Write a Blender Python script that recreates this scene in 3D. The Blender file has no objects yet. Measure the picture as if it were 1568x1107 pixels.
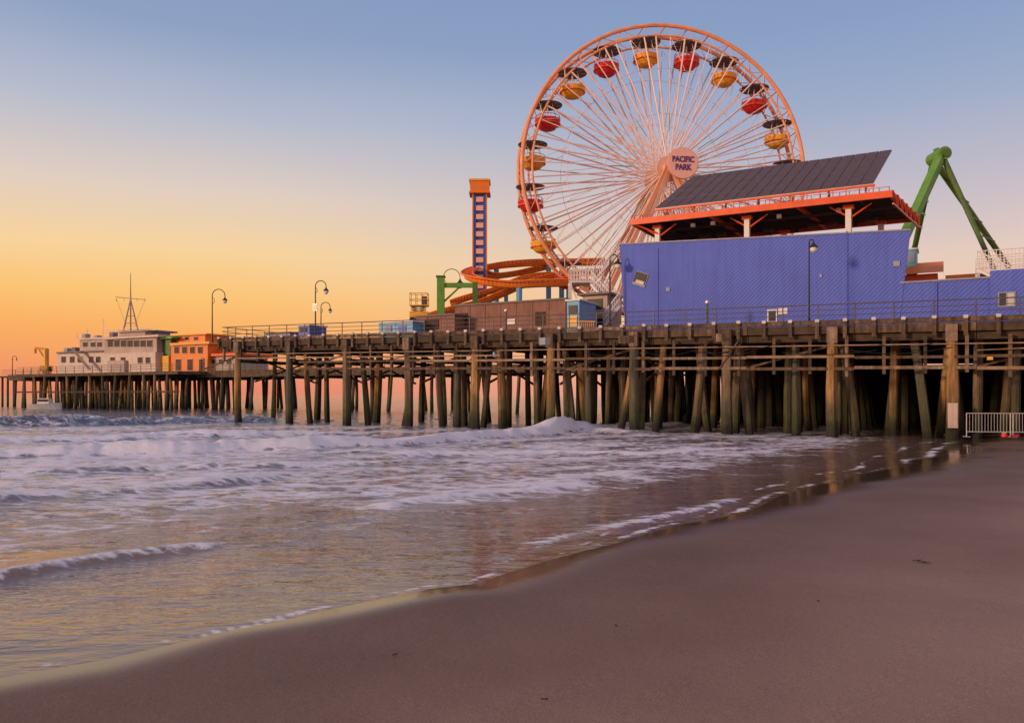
import bpy, math, random
import numpy as np
from mathutils import Vector
random.seed(4)
S=bpy.context.scene
F=1220.0; CX=784.0; HY=605.0; CZ=2.2
def lin(c):
    r=[]
    for v in c:
        v/=255.0
        r.append(v/12.92 if v<=0.04045 else ((v+0.055)/1.055)**2.4)
    return tuple(r)+(1.0,)
# ---------------- materials ----------------
MATS={}
def mat(name,col,rough=0.6,metal=0.0,var=0.25,scale=3.0,bump=0.0,bscale=20,stretch=(1,1,1),spec=0.4,dirt=None,wet=False,streak=0.0):
    m=bpy.data.materials.new(name); m.use_nodes=True
    nt=m.node_tree; N=nt.nodes; L=nt.links
    p=N['Principled BSDF']
    p.inputs['Roughness'].default_value=rough; p.inputs['Metallic'].default_value=metal
    p.inputs['Specular IOR Level'].default_value=spec
    tc=N.new('ShaderNodeTexCoord'); mp=N.new('ShaderNodeMapping'); mp.inputs['Scale'].default_value=stretch
    L.new(tc.outputs['Object'],mp.inputs['Vector'])
    n=N.new('ShaderNodeTexNoise'); n.inputs['Scale'].default_value=scale; n.inputs['Detail'].default_value=6; n.inputs['Roughness'].default_value=0.65
    L.new(mp.outputs[0],n.inputs['Vector'])
    r=N.new('ShaderNodeValToRGB'); r.color_ramp.elements[0].position=0.3; r.color_ramp.elements[1].position=0.7
    d=dirt if dirt else tuple(c*(1-var) for c in col[:3])
    l=tuple(min(1,c*(1+var*0.6)) for c in col[:3])
    r.color_ramp.elements[0].color=tuple(d)+(1,); r.color_ramp.elements[1].color=tuple(l)+(1,)
    L.new(n.outputs['Fac'],r.inputs['Fac'])
    out=r.outputs['Color']
    if streak>0: # rain/rust streaks running down
        ms=N.new('ShaderNodeMapping'); ms.inputs['Scale'].default_value=(2.2,2.2,0.12); L.new(tc.outputs['Object'],ms.inputs['Vector'])
        ns=N.new('ShaderNodeTexNoise'); ns.inputs['Scale'].default_value=2.0; ns.inputs['Detail'].default_value=6; L.new(ms.outputs[0],ns.inputs['Vector'])
        rs=N.new('ShaderNodeMapRange'); rs.inputs['From Min'].default_value=0.35; rs.inputs['From Max'].default_value=0.6; rs.inputs['To Min'].default_value=1-streak; rs.inputs['To Max'].default_value=1.0; L.new(ns.outputs['Fac'],rs.inputs['Value'])
        mu=N.new('ShaderNodeMix'); mu.data_type='RGBA'; mu.blend_type='MULTIPLY'; mu.inputs['Factor'].default_value=1; L.new(out,mu.inputs['A']); L.new(rs.outputs[0],mu.inputs['B']); out=mu.outputs['Result']
    if wet: # tide-line: green algae band, then dark mussels low on the piles
        sx=N.new('ShaderNodeSeparateXYZ'); L.new(tc.outputs['Object'],sx.inputs[0])
        n2=N.new('ShaderNodeTexNoise'); n2.inputs['Scale'].default_value=1.3; n2.inputs['Detail'].default_value=5; L.new(tc.outputs['Object'],n2.inputs['Vector'])
        ad=N.new('ShaderNodeMath'); ad.operation='MULTIPLY_ADD'; L.new(n2.outputs['Fac'],ad.inputs[0]); ad.inputs[1].default_value=2.2; L.new(sx.outputs['Z'],ad.inputs[2])
        for (f0,f1,cc) in ((1.9,3.9,(0.075,0.07,0.03,1)),(1.2,2.4,(0.018,0.017,0.010,1))):
            mr=N.new('ShaderNodeMapRange'); mr.inputs['From Min'].default_value=f0; mr.inputs['From Max'].default_value=f1
            L.new(ad.outputs[0],mr.inputs['Value'])
            mx=N.new('ShaderNodeMix'); mx.data_type='RGBA'
            mx.inputs['A'].default_value=cc; L.new(out,mx.inputs['B']); L.new(mr.outputs[0],mx.inputs['Factor']); out=mx.outputs['Result']
    L.new(out,p.inputs['Base Color'])
    if bump>0:
        n3=N.new('ShaderNodeTexNoise'); n3.inputs['Scale'].default_value=bscale; n3.inputs['Detail'].default_value=5
        L.new(mp.outputs[0],n3.inputs['Vector'])
        b=N.new('ShaderNodeBump'); b.inputs['Strength'].default_value=bump; b.inputs['Distance'].default_value=0.05
        L.new(n3.outputs['Fac'],b.inputs['Height']); L.new(b.outputs[0],p.inputs['Normal'])
    MATS[name]=m; return m
mat('timber_dark',(0.075,0.048,0.028),0.85,var=0.55,scale=2,bump=0.5)
mat('timber_mid',(0.16,0.10,0.06),0.85,var=0.6,scale=2.5,bump=0.5,streak=.5)
mat('timber_light',(0.30,0.20,0.13),0.85,var=0.5,scale=3,bump=0.5,streak=.5)
mat('pile_a',(0.25,0.165,0.10),0.85,var=0.65,scale=1.2,bump=0.9,bscale=9,stretch=(3,3,0.5),wet=True,streak=.5)
mat('pile_b',(0.46,0.25,0.09),0.85,var=0.6,scale=1.2,bump=0.9,bscale=9,stretch=(3,3,0.5),wet=True,streak=.5)
mat('pile_c',(0.135,0.115,0.075),0.85,var=0.55,scale=1.2,bump=0.9,bscale=9,stretch=(3,3,0.5),wet=True,streak=.45)
mat('pile_shaded',(0.045,0.034,0.022),0.9,var=0.5,scale=1.2,bump=0.6,bscale=9,stretch=(3,3,0.5),wet=True)  # pile timber darkened in colour to stand in for shade under the deck
mat('pipe_rust',(0.28,0.17,0.10),0.6,var=0.5,scale=2)
mat('post_tip',(0.62,0.56,0.52),0.7,var=0.35)
mat('rail_grey',(0.13,0.11,0.11),0.5,metal=0.2,var=0.3)
mat('white_paint',(0.80,0.74,0.70),0.5,var=0.12,scale=1)
mat('wheel_paint',(0.82,0.50,0.38),0.45,var=0.15,scale=1)
mat('wheel_orange',(0.88,0.37,0.18),0.45,var=0.2,scale=1)
mat('spoke_paint',(0.90,0.66,0.58),0.45,var=0.1,scale=1)
mat('red_paint',(0.66,0.02,0.03),0.35,var=0.25,scale=2)
mat('yellow_paint',(0.85,0.40,0.03),0.4,var=0.2,scale=2)
mat('umbrella',(0.15,0.145,0.17),0.7,var=0.25)
mat('orange_paint',(0.85,0.22,0.02),0.4,var=0.15,scale=1.5)
mat('redorange_paint',(0.80,0.11,0.025),0.4,var=0.2,scale=1.5)
mat('green_paint',(0.09,0.16,0.03),0.4,var=0.3,scale=1.5)
mat('green_lit',(0.13,0.33,0.04),0.4,var=0.25,scale=1.5)
mat('blue_paint',(0.06,0.11,0.42),0.45,var=0.15,scale=1.5)
mat('lightblue',(0.13,0.38,0.60),0.45,var=0.15,scale=1.5)
mat('cool_grey',(0.30,0.32,0.38),0.6,var=0.2)
mat('brown_wall',(0.30,0.145,0.105),0.8,var=0.25,scale=1.5,streak=.2)
mat('tan_wall',(0.55,0.41,0.34),0.8,var=0.2,scale=0.6,streak=.15)
mat('tan_light',(0.74,0.58,0.49),0.8,var=0.15,scale=0.6,streak=.15)
mat('roof_grey',(0.22,0.18,0.18),0.8,var=0.2)
mat('glass_dark',(0.035,0.04,0.055),0.12,var=0.2,spec=0.6)
mat('solar_cell',(0.075,0.05,0.068),0.35,var=0.25,spec=0.4)
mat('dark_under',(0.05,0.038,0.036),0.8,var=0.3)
mat('black_paint',(0.02,0.02,0.022),0.5,var=0.2)
mat('sign_blue',(0.10,0.03,0.20),0.5,var=0.05)
mat('sign_face',(0.90,0.50,0.40),0.5,var=0.08)
mat('lamp_glass',(0.75,0.70,0.62),0.3,var=0.05)
mat('galvanised',(0.60,0.56,0.52),0.4,metal=0.3,var=0.15)
mat('kelp',(0.05,0.035,0.02),0.7,var=0.3)
def wallmat():
    m=mat('blue_wall',(0.115,0.160,0.60),0.62,var=0.10,scale=0.45,spec=0.2,streak=.10)
    nt=m.node_tree;N=nt.nodes;L=nt.links;p=N['Principled BSDF']
    tc=N.new('ShaderNodeTexCoord'); mp=N.new('ShaderNodeMapping'); mp.inputs['Rotation'].default_value=(0,0,math.radians(-151.4)); L.new(tc.outputs['Object'],mp.inputs['Vector'])
    sp=N.new('ShaderNodeSeparateXYZ'); L.new(mp.outputs[0],sp.inputs[0])
    a=N.new('ShaderNodeMath'); a.operation='ADD'; L.new(sp.outputs['X'],a.inputs[0]); L.new(sp.outputs['Z'],a.inputs[1])
    q=N.new('ShaderNodeMath'); q.operation='MULTIPLY'; L.new(a.outputs[0],q.inputs[0]); q.inputs[1].default_value=4.0
    fr=N.new('ShaderNodeMath'); fr.operation='PINGPONG'; fr.inputs[1].default_value=0.5; L.new(q.outputs[0],fr.inputs[0])
    b=N.new('ShaderNodeBump'); b.inputs['Strength'].default_value=0.6; b.inputs['Distance'].default_value=0.06
    L.new(fr.outputs[0],b.inputs['Height']); L.new(b.outputs[0],p.inputs['Normal'])
wallmat()
# ---------------- mesh builder ----------------
class B:
    def __init__(s,frame=None): s.v=[];s.f=[];s.m=[];s.ms=[];s.fr=frame
    def mi(s,n):
        if n not in s.ms: s.ms.append(n)
        return s.ms.index(n)
    def T(s,p): return tuple(s.fr(p)) if s.fr else tuple(p)
    def poly(s,pts,m):
        i=len(s.v); s.v+= [s.T(p) for p in pts]; s.f.append(tuple(range(i,i+len(pts)))); s.m.append(s.mi(m))
    def hexa(s,p,m):
        i=len(s.v); s.v+=[s.T(q) for q in p]
        for f in ((0,3,2,1),(4,5,6,7),(0,1,5,4),(1,2,6,5),(2,3,7,6),(3,0,4,7)):
            s.f.append(tuple(i+k for k in f)); s.m.append(s.mi(m))
    def box(s,x0,x1,y0,y1,z0,z1,m):
        s.hexa([(x0,y0,z0),(x1,y0,z0),(x1,y1,z0),(x0,y1,z0),(x0,y0,z1),(x1,y0,z1),(x1,y1,z1),(x0,y1,z1)],m)
    def slab(s,pts,t,m):
        n=len(pts); i=len(s.v)
        s.v+=[s.T(p) for p in pts]+[s.T((p[0],p[1],p[2]-t)) for p in pts]
        k=s.mi(m)
        s.f.append(tuple(range(i,i+n))); s.m.append(k)
        s.f.append(tuple(range(i+2*n-1,i+n-1,-1))); s.m.append(k)
        for a in range(n):
            b=(a+1)%n; s.f.append((i+a,i+n+a,i+n+b,i+b)); s.m.append(k)
    def cyl(s,a,b,r0,m,r1=None,seg=8,caps=True,sq=False):
        a=Vector(s.T(a)); b=Vector(s.T(b)); r1=r0 if r1 is None else r1
        d=(b-a)
        if d.length<1e-6: return
        d.normalize(); u=d.cross(Vector((0,0,1)))
        if u.length<0.05: u=d.cross(Vector((1,0,0)))
        u.normalize(); w=d.cross(u); i=len(s.v); k=s.mi(m)
        if sq: seg=4
        o=math.pi/4 if sq else 0
        for c,r in ((a,r0),(b,r1)):
            for j in range(seg):
                t=2*math.pi*j/seg+o; q=c+u*math.cos(t)*r+w*math.sin(t)*r; s.v.append(tuple(q))
        for j in range(seg):
            j2=(j+1)%seg; s.f.append((i+j,i+j2,i+seg+j2,i+seg+j)); s.m.append(k)
        if caps:
            s.f.append(tuple(i+j for j in range(seg-1,-1,-1))); s.m.append(k)
            s.f.append(tuple(i+seg+j for j in range(seg))); s.m.append(k)
    def path(s,pts,r,m,seg=8,sq=False):
        for a,b in zip(pts[:-1],pts[1:]): s.cyl(a,b,r,m,seg=seg,sq=sq)
    def log(s,a,b,r,m,seg=10): # irregular weathered pile
        a=Vector(s.T(a)); b=Vector(s.T(b)); n=5; k=s.mi(m); i=len(s.v)
        bend=Vector((random.uniform(-.08,.08),random.uniform(-.08,.08),0)); ph=[random.uniform(.86,1.1) for _ in range(seg)]
        for q in range(n+1):
            t=q/n; c=a.lerp(b,t)+bend*math.sin(t*math.pi); rr=r*(1.13-.25*t)*random.uniform(.95,1.05)
            for j in range(seg):
                th=2*math.pi*j/seg; s.v.append((c.x+math.cos(th)*rr*ph[j],c.y+math.sin(th)*rr*ph[j],c.z))
        for q in range(n):
            for j in range(seg):
                j2=(j+1)%seg; s.f.append((i+q*seg+j,i+q*seg+j2,i+(q+1)*seg+j2,i+(q+1)*seg+j)); s.m.append(k)
    def lathe(s,c,prof,m,seg=16,ax=None):
        c=Vector(s.T(c)); k=s.mi(m); i=len(s.v); n=len(prof)
        for r,z in prof:
            for j in range(seg):
                t=2*math.pi*j/seg; s.v.append((c.x+r*math.cos(t),c.y+r*math.sin(t),c.z+z))
        for q in range(n-1):
            for j in range(seg):
                j2=(j+1)%seg; s.f.append((i+q*seg+j,i+q*seg+j2,i+(q+1)*seg+j2,i+(q+1)*seg+j)); s.m.append(k)
        s.f.append(tuple(i+j for j in range(seg-1,-1,-1))); s.m.append(k)
        s.f.append(tuple(i+(n-1)*seg+j for j in range(seg))); s.m.append(k)
    def done(s,name,smooth=False,parent=None):
        me=bpy.data.meshes.new(name); me.from_pydata(s.v,[],s.f)
        for n in s.ms: me.materials.append(MATS[n])
        me.polygons.foreach_set('material_index',s.m)
        if smooth: me.polygons.foreach_set('use_smooth',[True]*len(s.f))
        me.update(); o=bpy.data.objects.new(name,me); S.collection.objects.link(o)
        if parent: o.parent=parent
        return o
# ---------------- pier frame ----------------
DX,DY=-0.8779,0.4788; NX,NY=0.4788,0.8779; PX,PY=16.9,42.0
def P(p): m,o,z=p; return (PX+DX*m+NX*o, PY+DY*m+NY*o, z)
def M(px,off):
    k=(px-CX)/F; return (k*(PY+NY*off)-(PX+NX*off))/(DX-k*DY)
def Yd(px,off): m=M(px,off); return PY+DY*m+NY*off
def Z(px,off,py): return CZ+(HY-py)/F*Yd(px,off)
def zd(m): return 5.88+0.0141*m
def WP(px,py,Y): return ((px-CX)/F*Y, Y, CZ+(HY-py)/F*Y)
# ---------------- numpy noise ----------------
def vnoise(x,y,seed=0):
    xi=np.floor(x).astype(np.int64); yi=np.floor(y).astype(np.int64); fx=x-xi; fy=y-yi
    fx=fx*fx*(3-2*fx); fy=fy*fy*(3-2*fy)
    def h(a,b):
        n=(a*374761393+b*668265263+seed*974634777)&0x7fffffff
        n=((n^(n>>13))*1274126177)&0x7fffffff
        return ((n^(n>>16))&0xffff)/65535.0
    return (h(xi,yi)*(1-fx)+h(xi+1,yi)*fx)*(1-fy)+(h(xi,yi+1)*(1-fx)+h(xi+1,yi+1)*fx)*fy
def G(px,py): Y=CZ*F/(py-HY); return ((px-CX)/F*Y,Y)
shore=[(-900,-700),(-60,-38),(-14,-1.5),(-7.5,3.9)]+[G(*q) for q in [(0,1037),(150,1010),(330,965),(500,930),(650,900),(720,893),(840,855),(1000,815),(1130,785),(1190,757),(1290,735),(1385,715),(1440,690),(1468,672)]]+[(33,62),(70,130),(1500,2600)]
def sdist(x,y,pl):
    best=np.full(x.shape,1e18); sg=np.ones(x.shape); tt=np.zeros(x.shape)
    n=len(pl)-1
    for i in range(n):
        ax,ay=pl[i];bx,by=pl[i+1]; dx,dy=bx-ax,by-ay; L2=dx*dx+dy*dy
        t=((x-ax)*dx+(y-ay)*dy)/L2; tc=np.clip(t,0,1)
        ex=x-(ax+tc*dx); ey=y-(ay+tc*dy); d=ex*ex+ey*ey
        cr=-(dx*(y-ay)-dy*(x-ax))
        u=d<best-1e-9
        best=np.where(u,d,best); sg=np.where(u,np.sign(cr),sg); tt=np.where(u,(i+tc)/n,tt)
    return np.sqrt(best)*sg,tt
def grid(Y0,Y1,nr,ks):
    ys=np.exp(np.linspace(math.log(Y0),math.log(Y1),nr))
    Y,K=np.meshgrid(ys,ks,indexing='ij'); return (Y*K),Y
KS=np.concatenate([np.linspace(-2.6,-0.8,60)[:-1],np.linspace(-0.8,0.75,800),np.linspace(0.75,2.4,60)[1:]])
def gridmesh(name,X,Y,Zz,keep,attrs,matr):
    nr,nc=X.shape; idx=np.arange(nr*nc).reshape(nr,nc)
    q=np.stack([idx[:-1,:-1],idx[:-1,1:],idx[1:,1:],idx[1:,:-1]],-1).reshape(-1,4)
    if keep is not None:
        kf=keep.reshape(-1)[q].any(axis=1); q=q[kf]
    me=bpy.data.meshes.new(name)
    me.vertices.add(nr*nc); me.vertices.foreach_set('co',np.stack([X,Y,Zz],-1).astype(np.float32).ravel())
    me.loops.add(len(q)*4); me.loops.foreach_set('vertex_index',q.astype(np.int32).ravel())
    me.polygons.add(len(q)); me.polygons.foreach_set('loop_start',np.arange(0,len(q)*4,4,dtype=np.int32))
    me.polygons.foreach_set('use_smooth',np.ones(len(q),dtype=bool))
    me.update(calc_edges=True)
    for n,a in attrs.items():
        at=me.attributes.new(n,'FLOAT','POINT'); at.data.foreach_set('value',a.astype(np.float32).ravel())
    me.materials.append(matr); o=bpy.data.objects.new(name,me); S.collection.objects.link(o); return o
# ---- sand ----
def sandmat():
    m=bpy.data.materials.new('beach_sand'); m.use_nodes=True; nt=m.node_tree;N=nt.nodes;L=nt.links;p=N['Principled BSDF']
    tc=N.new('ShaderNodeTexCoord')
    n=N.new('ShaderNodeTexNoise'); n.inputs['Scale'].default_value=0.35; n.inputs['Detail'].default_value=6; L.new(tc.outputs['Object'],n.inputs['Vector'])
    r=N.new('ShaderNodeValToRGB'); e=r.color_ramp.elements; e[0].position=0.3;e[1].position=0.72
    e[0].color=(0.32,0.195,0.15,1); e[1].color=(0.45,0.285,0.225,1); L.new(n.outputs['Fac'],r.inputs['Fac'])
    g=N.new('ShaderNodeTexNoise'); g.inputs['Scale'].default_value=70; g.inputs['Detail'].default_value=4; L.new(tc.outputs['Object'],g.inputs['Vector'])
    gm=N.new('ShaderNodeMapRange'); gm.inputs['From Min'].default_value=0.3; gm.inputs['From Max'].default_value=0.7; gm.inputs['To Min'].default_value=0.72; gm.inputs['To Max'].default_value=1.18; L.new(g.outputs['Fac'],gm.inputs['Value'])
    mu=N.new('ShaderNodeMix'); mu.data_type='RGBA'; mu.blend_type='MULTIPLY'; mu.inputs['Factor'].default_value=1; L.new(r.outputs[0],mu.inputs['A']); L.new(gm.outputs[0],mu.inputs['B'])
    da=N.new('ShaderNodeAttribute'); da.attribute_name='damp'
    dr=N.new('ShaderNodeMapRange'); dr.inputs['To Min'].default_value=1.0; dr.inputs['To Max'].default_value=0.52; L.new(da.outputs['Fac'],dr.inputs['Value'])
    m2=N.new('ShaderNodeMix'); m2.data_type='RGBA'; m2.blend_type='MULTIPLY'; m2.inputs['Factor'].default_value=1; L.new(mu.outputs['Result'],m2.inputs['A']); L.new(dr.outputs[0],m2.inputs['B'])
    at=N.new('ShaderNodeAttribute'); at.attribute_name='wet'
    mx=N.new('ShaderNodeMix'); mx.data_type='RGBA'; L.new(at.outputs['Fac'],mx.inputs['Factor']); L.new(m2.outputs['Result'],mx.inputs['A']); mx.inputs['B'].default_value=(0.12,0.075,0.05,1)
    L.new(mx.outputs['Result'],p.inputs['Base Color'])
    ro=N.new('ShaderNodeMapRange'); ro.inputs['To Min'].default_value=0.72; ro.inputs['To Max'].default_value=0.07; L.new(at.outputs['Fac'],ro.inputs['Value']); L.new(ro.outputs[0],p.inputs['Roughness'])
    n2=N.new('ShaderNodeTexNoise'); n2.inputs['Scale'].default_value=2.5; n2.inputs['Detail'].default_value=12; n2.inputs['Roughness'].default_value=0.68; L.new(tc.outputs['Object'],n2.inputs['Vector'])
    b=N.new('ShaderNodeBump'); b.inputs['Distance'].default_value=0.035
    bs=N.new('ShaderNodeMapRange'); bs.inputs['To Min'].default_value=0.5; bs.inputs['To Max'].default_value=0.04; L.new(at.outputs['Fac'],bs.inputs['Value']); L.new(bs.outputs[0],b.inputs['Strength'])
    L.new(n2.outputs['Fac'],b.inputs['Height']); L.new(b.outputs[0],p.inputs['Normal'])
    sp=N.new('ShaderNodeMapRange'); sp.inputs['To Min'].default_value=0.2; sp.inputs['To Max'].default_value=0.8; L.new(at.outputs['Fac'],sp.inputs['Value']); L.new(sp.outputs[0],p.inputs['Specular IOR Level'])
    return m
def sandz(s,X,Y):
    z=np.where(s>0,0.028*s/(1+s/60)+0.03*(1-np.exp(-np.maximum(s,0)/1.2)),0.06*s)
    z=np.maximum(z,-3.0)
    return z+ ((vnoise(X/3,Y/3,3)-0.5)*0.03+(vnoise(X/9,Y/9,5)-0.5)*0.05)*np.clip(np.abs(s)/5,0,1)
X,Y=grid(0.8,5000,760,KS)
s,_=sdist(X,Y,shore)
sc_=np.clip(Y/16,0.5,2)
s=s+(vnoise(X/2.2,Y/2.2,8)-0.5)*0.34*sc_+(vnoise(X/0.7,Y/0.7,9)-0.5)*0.10*sc_
ws=0.55+0.6*np.clip((Y-7)/6,0,5)
wet=np.clip(1.25-(s+(vnoise(X/1.5,Y/1.5,71)-.5)*.5*ws)/ws,0,1)
wet=wet*wet*(3-2*wet)
damp=np.clip(1-(s-ws)/(5.5+vnoise(X/4,Y/4,72)*2),0,1)
damp=damp*damp*(3-2*damp)
SANDZ=sandz(s,X,Y)
gridmesh('beach_sand',X,Y,SANDZ,None,{'wet':wet,'damp':damp},sandmat())
# ---- sea ----
def seamat():
    m=bpy.data.materials.new('sea_water'); m.use_nodes=True; nt=m.node_tree;N=nt.nodes;L=nt.links;p=N['Principled BSDF']; out=N['Material Output']
    tc=N.new('ShaderNodeTexCoord'); mp=N.new('ShaderNodeMapping'); mp.inputs['Rotation'].default_value=(0,0,math.radians(-38)); mp.inputs['Scale'].default_value=(0.4,1,1)
    L.new(tc.outputs['Object'],mp.inputs['Vector'])
    at=N.new('ShaderNodeAttribute'); at.attribute_name='depth'
    r=N.new('ShaderNodeValToRGB'); e=r.color_ramp.elements; e[0].position=0;e[0].color=(0.20,0.12,0.08,1); e[1].position=1; e[1].color=(0.06,0.07,0.115,1)
    x=e.new(0.06); x.color=(0.26,0.165,0.125,1); x=e.new(0.35); x.color=(0.17,0.13,0.14,1)
    L.new(at.outputs['Fac'],r.inputs['Fac']); L.new(r.outputs[0],p.inputs['Base Color'])
    p.inputs['Roughness'].default_value=0.06; p.inputs['IOR'].default_value=1.38; p.inputs['Specular IOR Level'].default_value=0.8
    h=None
    for sc,am in ((1.1,1.0),(3.6,0.6),(12,0.22)):
        n=N.new('ShaderNodeTexNoise'); n.inputs['Scale'].default_value=sc; n.inputs['Detail'].default_value=3; n.inputs['Distortion'].default_value=0.6; L.new(mp.outputs[0],n.inputs['Vector'])
        mm=N.new('ShaderNodeMath'); mm.operation='MULTIPLY'; L.new(n.outputs['Fac'],mm.inputs[0]); mm.inputs[1].default_value=am
        if h is None: h=mm.outputs[0]
        else:
            a=N.new('ShaderNodeMath'); L.new(h,a.inputs[0]); L.new(mm.outputs[0],a.inputs[1]); h=a.outputs[0]
    b=N.new('ShaderNodeBump'); b.inputs['Distance'].default_value=0.14
    bs=N.new('ShaderNodeMapRange'); bs.inputs['From Max'].default_value=0.25; bs.inputs['To Min'].default_value=0.14; bs.inputs['To Max'].default_value=1.0; L.new(at.outputs['Fac'],bs.inputs['Value']); L.new(bs.outputs[0],b.inputs['Strength'])
    L.new(h,b.inputs['Height']); L.new(b.outputs[0],p.inputs['Normal'])
    fo=N.new('ShaderNodeBsdfPrincipled'); fo.inputs['Base Color'].default_value=(0.86,0.82,0.90,1); fo.inputs['Roughness'].default_value=0.6
    fb=N.new('ShaderNodeBump'); fb.inputs['Strength'].default_value=0.8; fb.inputs['Distance'].default_value=0.08
    fa=N.new('ShaderNodeAttribute'); fa.attribute_name='foam'
    n1=N.new('ShaderNodeTexNoise'); n1.inputs['Scale'].default_value=1.5; n1.inputs['Detail'].default_value=9; n1.inputs['Roughness'].default_value=0.72; n1.inputs['Distortion'].default_value=0.9; L.new(mp.outputs[0],n1.inputs['Vector'])
    v=N.new('ShaderNodeTexVoronoi'); v.feature='DISTANCE_TO_EDGE'; v.inputs['Scale'].default_value=4.2
    dm=N.new('ShaderNodeMix'); dm.data_type='VECTOR'; dm.inputs['Factor'].default_value=0.3; L.new(mp.outputs[0],dm.inputs['A']); L.new(n1.outputs['Color'],dm.inputs['B']); L.new(dm.outputs['Result'],v.inputs['Vector'])
    vm=N.new('ShaderNodeMapRange'); vm.inputs['From Max'].default_value=0.22; vm.inputs['To Min'].default_value=0.10; vm.inputs['To Max'].default_value=-0.10; L.new(v.outputs['Distance'],vm.inputs['Value'])
    n4=N.new('ShaderNodeTexNoise'); n4.inputs['Scale'].default_value=11; n4.inputs['Detail'].default_value=5; n4.inputs['Roughness'].default_value=0.7; L.new(mp.outputs[0],n4.inputs['Vector'])
    n4m=N.new('ShaderNodeMapRange'); n4m.inputs['To Min'].default_value=-0.28; n4m.inputs['To Max'].default_value=0.28; L.new(n4.outputs['Fac'],n4m.inputs['Value'])
    n1m=N.new('ShaderNodeMath'); n1m.operation='MULTIPLY_ADD'; L.new(n1.outputs['Fac'],n1m.inputs[0]); n1m.inputs[1].default_value=1.5; n1m.inputs[2].default_value=-0.25
    a1=N.new('ShaderNodeMath'); L.new(fa.outputs['Fac'],a1.inputs[0]); L.new(n1m.outputs[0],a1.inputs[1])
    a2=N.new('ShaderNodeMath'); L.new(a1.outputs[0],a2.inputs[0]); L.new(vm.outputs[0],a2.inputs[1])
    a3=N.new('ShaderNodeMath'); L.new(a2.outputs[0],a3.inputs[0]); L.new(n4m.outputs[0],a3.inputs[1])
    mr=N.new('ShaderNodeMapRange'); mr.inputs['From Min'].default_value=0.86; mr.inputs['From Max'].default_value=1.06; mr.inputs['To Max'].default_value=0.95; L.new(a3.outputs[0],mr.inputs['Value'])
    L.new(n1.outputs['Fac'],fb.inputs['Height']); L.new(fb.outputs[0],fo.inputs['Normal'])
    ms=N.new('ShaderNodeMixShader'); L.new(mr.outputs[0],ms.inputs[0]); L.new(p.outputs[0],ms.inputs[1]); L.new(fo.outputs[0],ms.inputs[2]); L.new(ms.outputs[0],out.inputs['Surface'])
    return m
ca,sa=math.cos(math.radians(38)),math.sin(math.radians(38))
U=X*ca+Y*sa; V=-X*sa+Y*ca
z=np.zeros(X.shape); foam=np.zeros(X.shape)
sea=-s
amp=np.clip(sea/6,0,1)
z+=amp*((vnoise(U/7,V/2.6,11)-0.5)*0.15+(vnoise(U/2.2,V/0.9,12)-0.5)*0.09+(vnoise(U/0.8,V/0.35,13)-0.5)*0.04)
z+=np.clip(sea/2.5,0,1)*(vnoise(U/0.9,V/0.35,14)-0.5)*0.022
crests=[([(-200,656),(0,653),(120,650),(250,648),(380,647),(480,648)],0.66,0.7,3.0,0.42,1.0),
 ([(-200,712),(0,703),(150,698),(300,694),(450,688),(620,680),(780,668),(880,660),(960,664),(1010,670)],0.40,0.42,2.2,1.1,4.5),
 ([(-200,690),(0,677),(200,672),(400,668),(600,662)],0.30,0.5,2.0,0.9,3.5),
 ([(-200,730),(100,726),(300,720),(520,712),(700,705)],0.14,0.3,1.4,0.6,2.0),
 ([(-200,785),(0,767),(130,758),(260,748),(400,737),(520,728)],0.22,0.28,1.3,0.75,1.6),
 ([(-300,960),(-120,912),(0,886),(90,868),(180,854),(260,844),(340,836),(430,832)],0.075,0.10,0.55,0.62,0.35),
 ([(560,702),(700,696),(860,693),(1000,694),(1120,688),(1260,681)],0.16,0.25,1.2,1.0,1.8),
 ([(520,790),(640,768),(760,757),(880,746),(975,734)],0.09,0.15,0.7,0.75,0.9),
 ([(760,860),(860,825),(960,806),(1080,780),(1180,752)],0.03,0.1,0.4,0.55,0.5),
 ([(800,664),(900,660),(1000,656),(1100,655)],0.36,0.4,1.5,1.0,1.6)]
wob=(vnoise(X/2.5,Y/2.5,21)-0.5)
for pl,h,wf,wb,fm,tr in crests:
    g=[G(*q) for q in pl]
    d,t=sdist(X,Y,g)
    d=d+wob*1.2*wb*0.6+(vnoise(X/0.6,Y/0.6,22)-.5)*wf*.6
    end=np.clip(t/0.15,0,1)*np.clip((1-t)/0.25,0,1)
    end=end*end*(3-2*end)*(0.45+0.95*vnoise(U/3.5,V/9,31))
    prof=np.where(d>0,np.exp(-(d/wf)**2),np.exp(-(np.maximum(-d,0)/wb)**1.5))
    z+=h*prof*end
    fp=np.where(d>0,np.exp(-(d/(wf*1.5))**2),np.exp(-(np.maximum(-d,0)/tr)**1.2))
    foam=np.maximum(foam,fm*fp*np.clip(end*1.3,0,1))
patch=vnoise(U/6,V/2.2,41)*0.6+vnoise(U/2,V/0.8,42)*0.4
zone=np.clip((sea-1.2)/4,0,1)*np.clip((75-Y)/20,0,1)
left=np.clip((-X/Y-0.02)/0.25,0,1)*np.clip((19-Y)/6,0,1)
foam=np.maximum(foam,zone*(0.24+0.44*patch)*(1-0.35*left))
foam=np.where(Y>75,foam*0.3,foam)
edge=np.exp(-((sea-0.10*sc_)/(0.12*sc_))**2)*(0.12+0.50*vnoise(X/1.1,Y/1.1,51))
edge2=np.exp(-((sea-0.8*sc_+0.6*vnoise(X/1.5,Y/1.5,52))/(0.10*sc_))**2)*(0.1+0.48*vnoise(X/0.9,Y/0.9,53))
foam=np.maximum(foam,np.maximum(edge,edge2))
z+=np.clip(foam-.3,0,1)*(vnoise(X/0.35,Y/0.35,61)-.4)*0.12*np.clip(sea/3,0,1)
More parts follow.
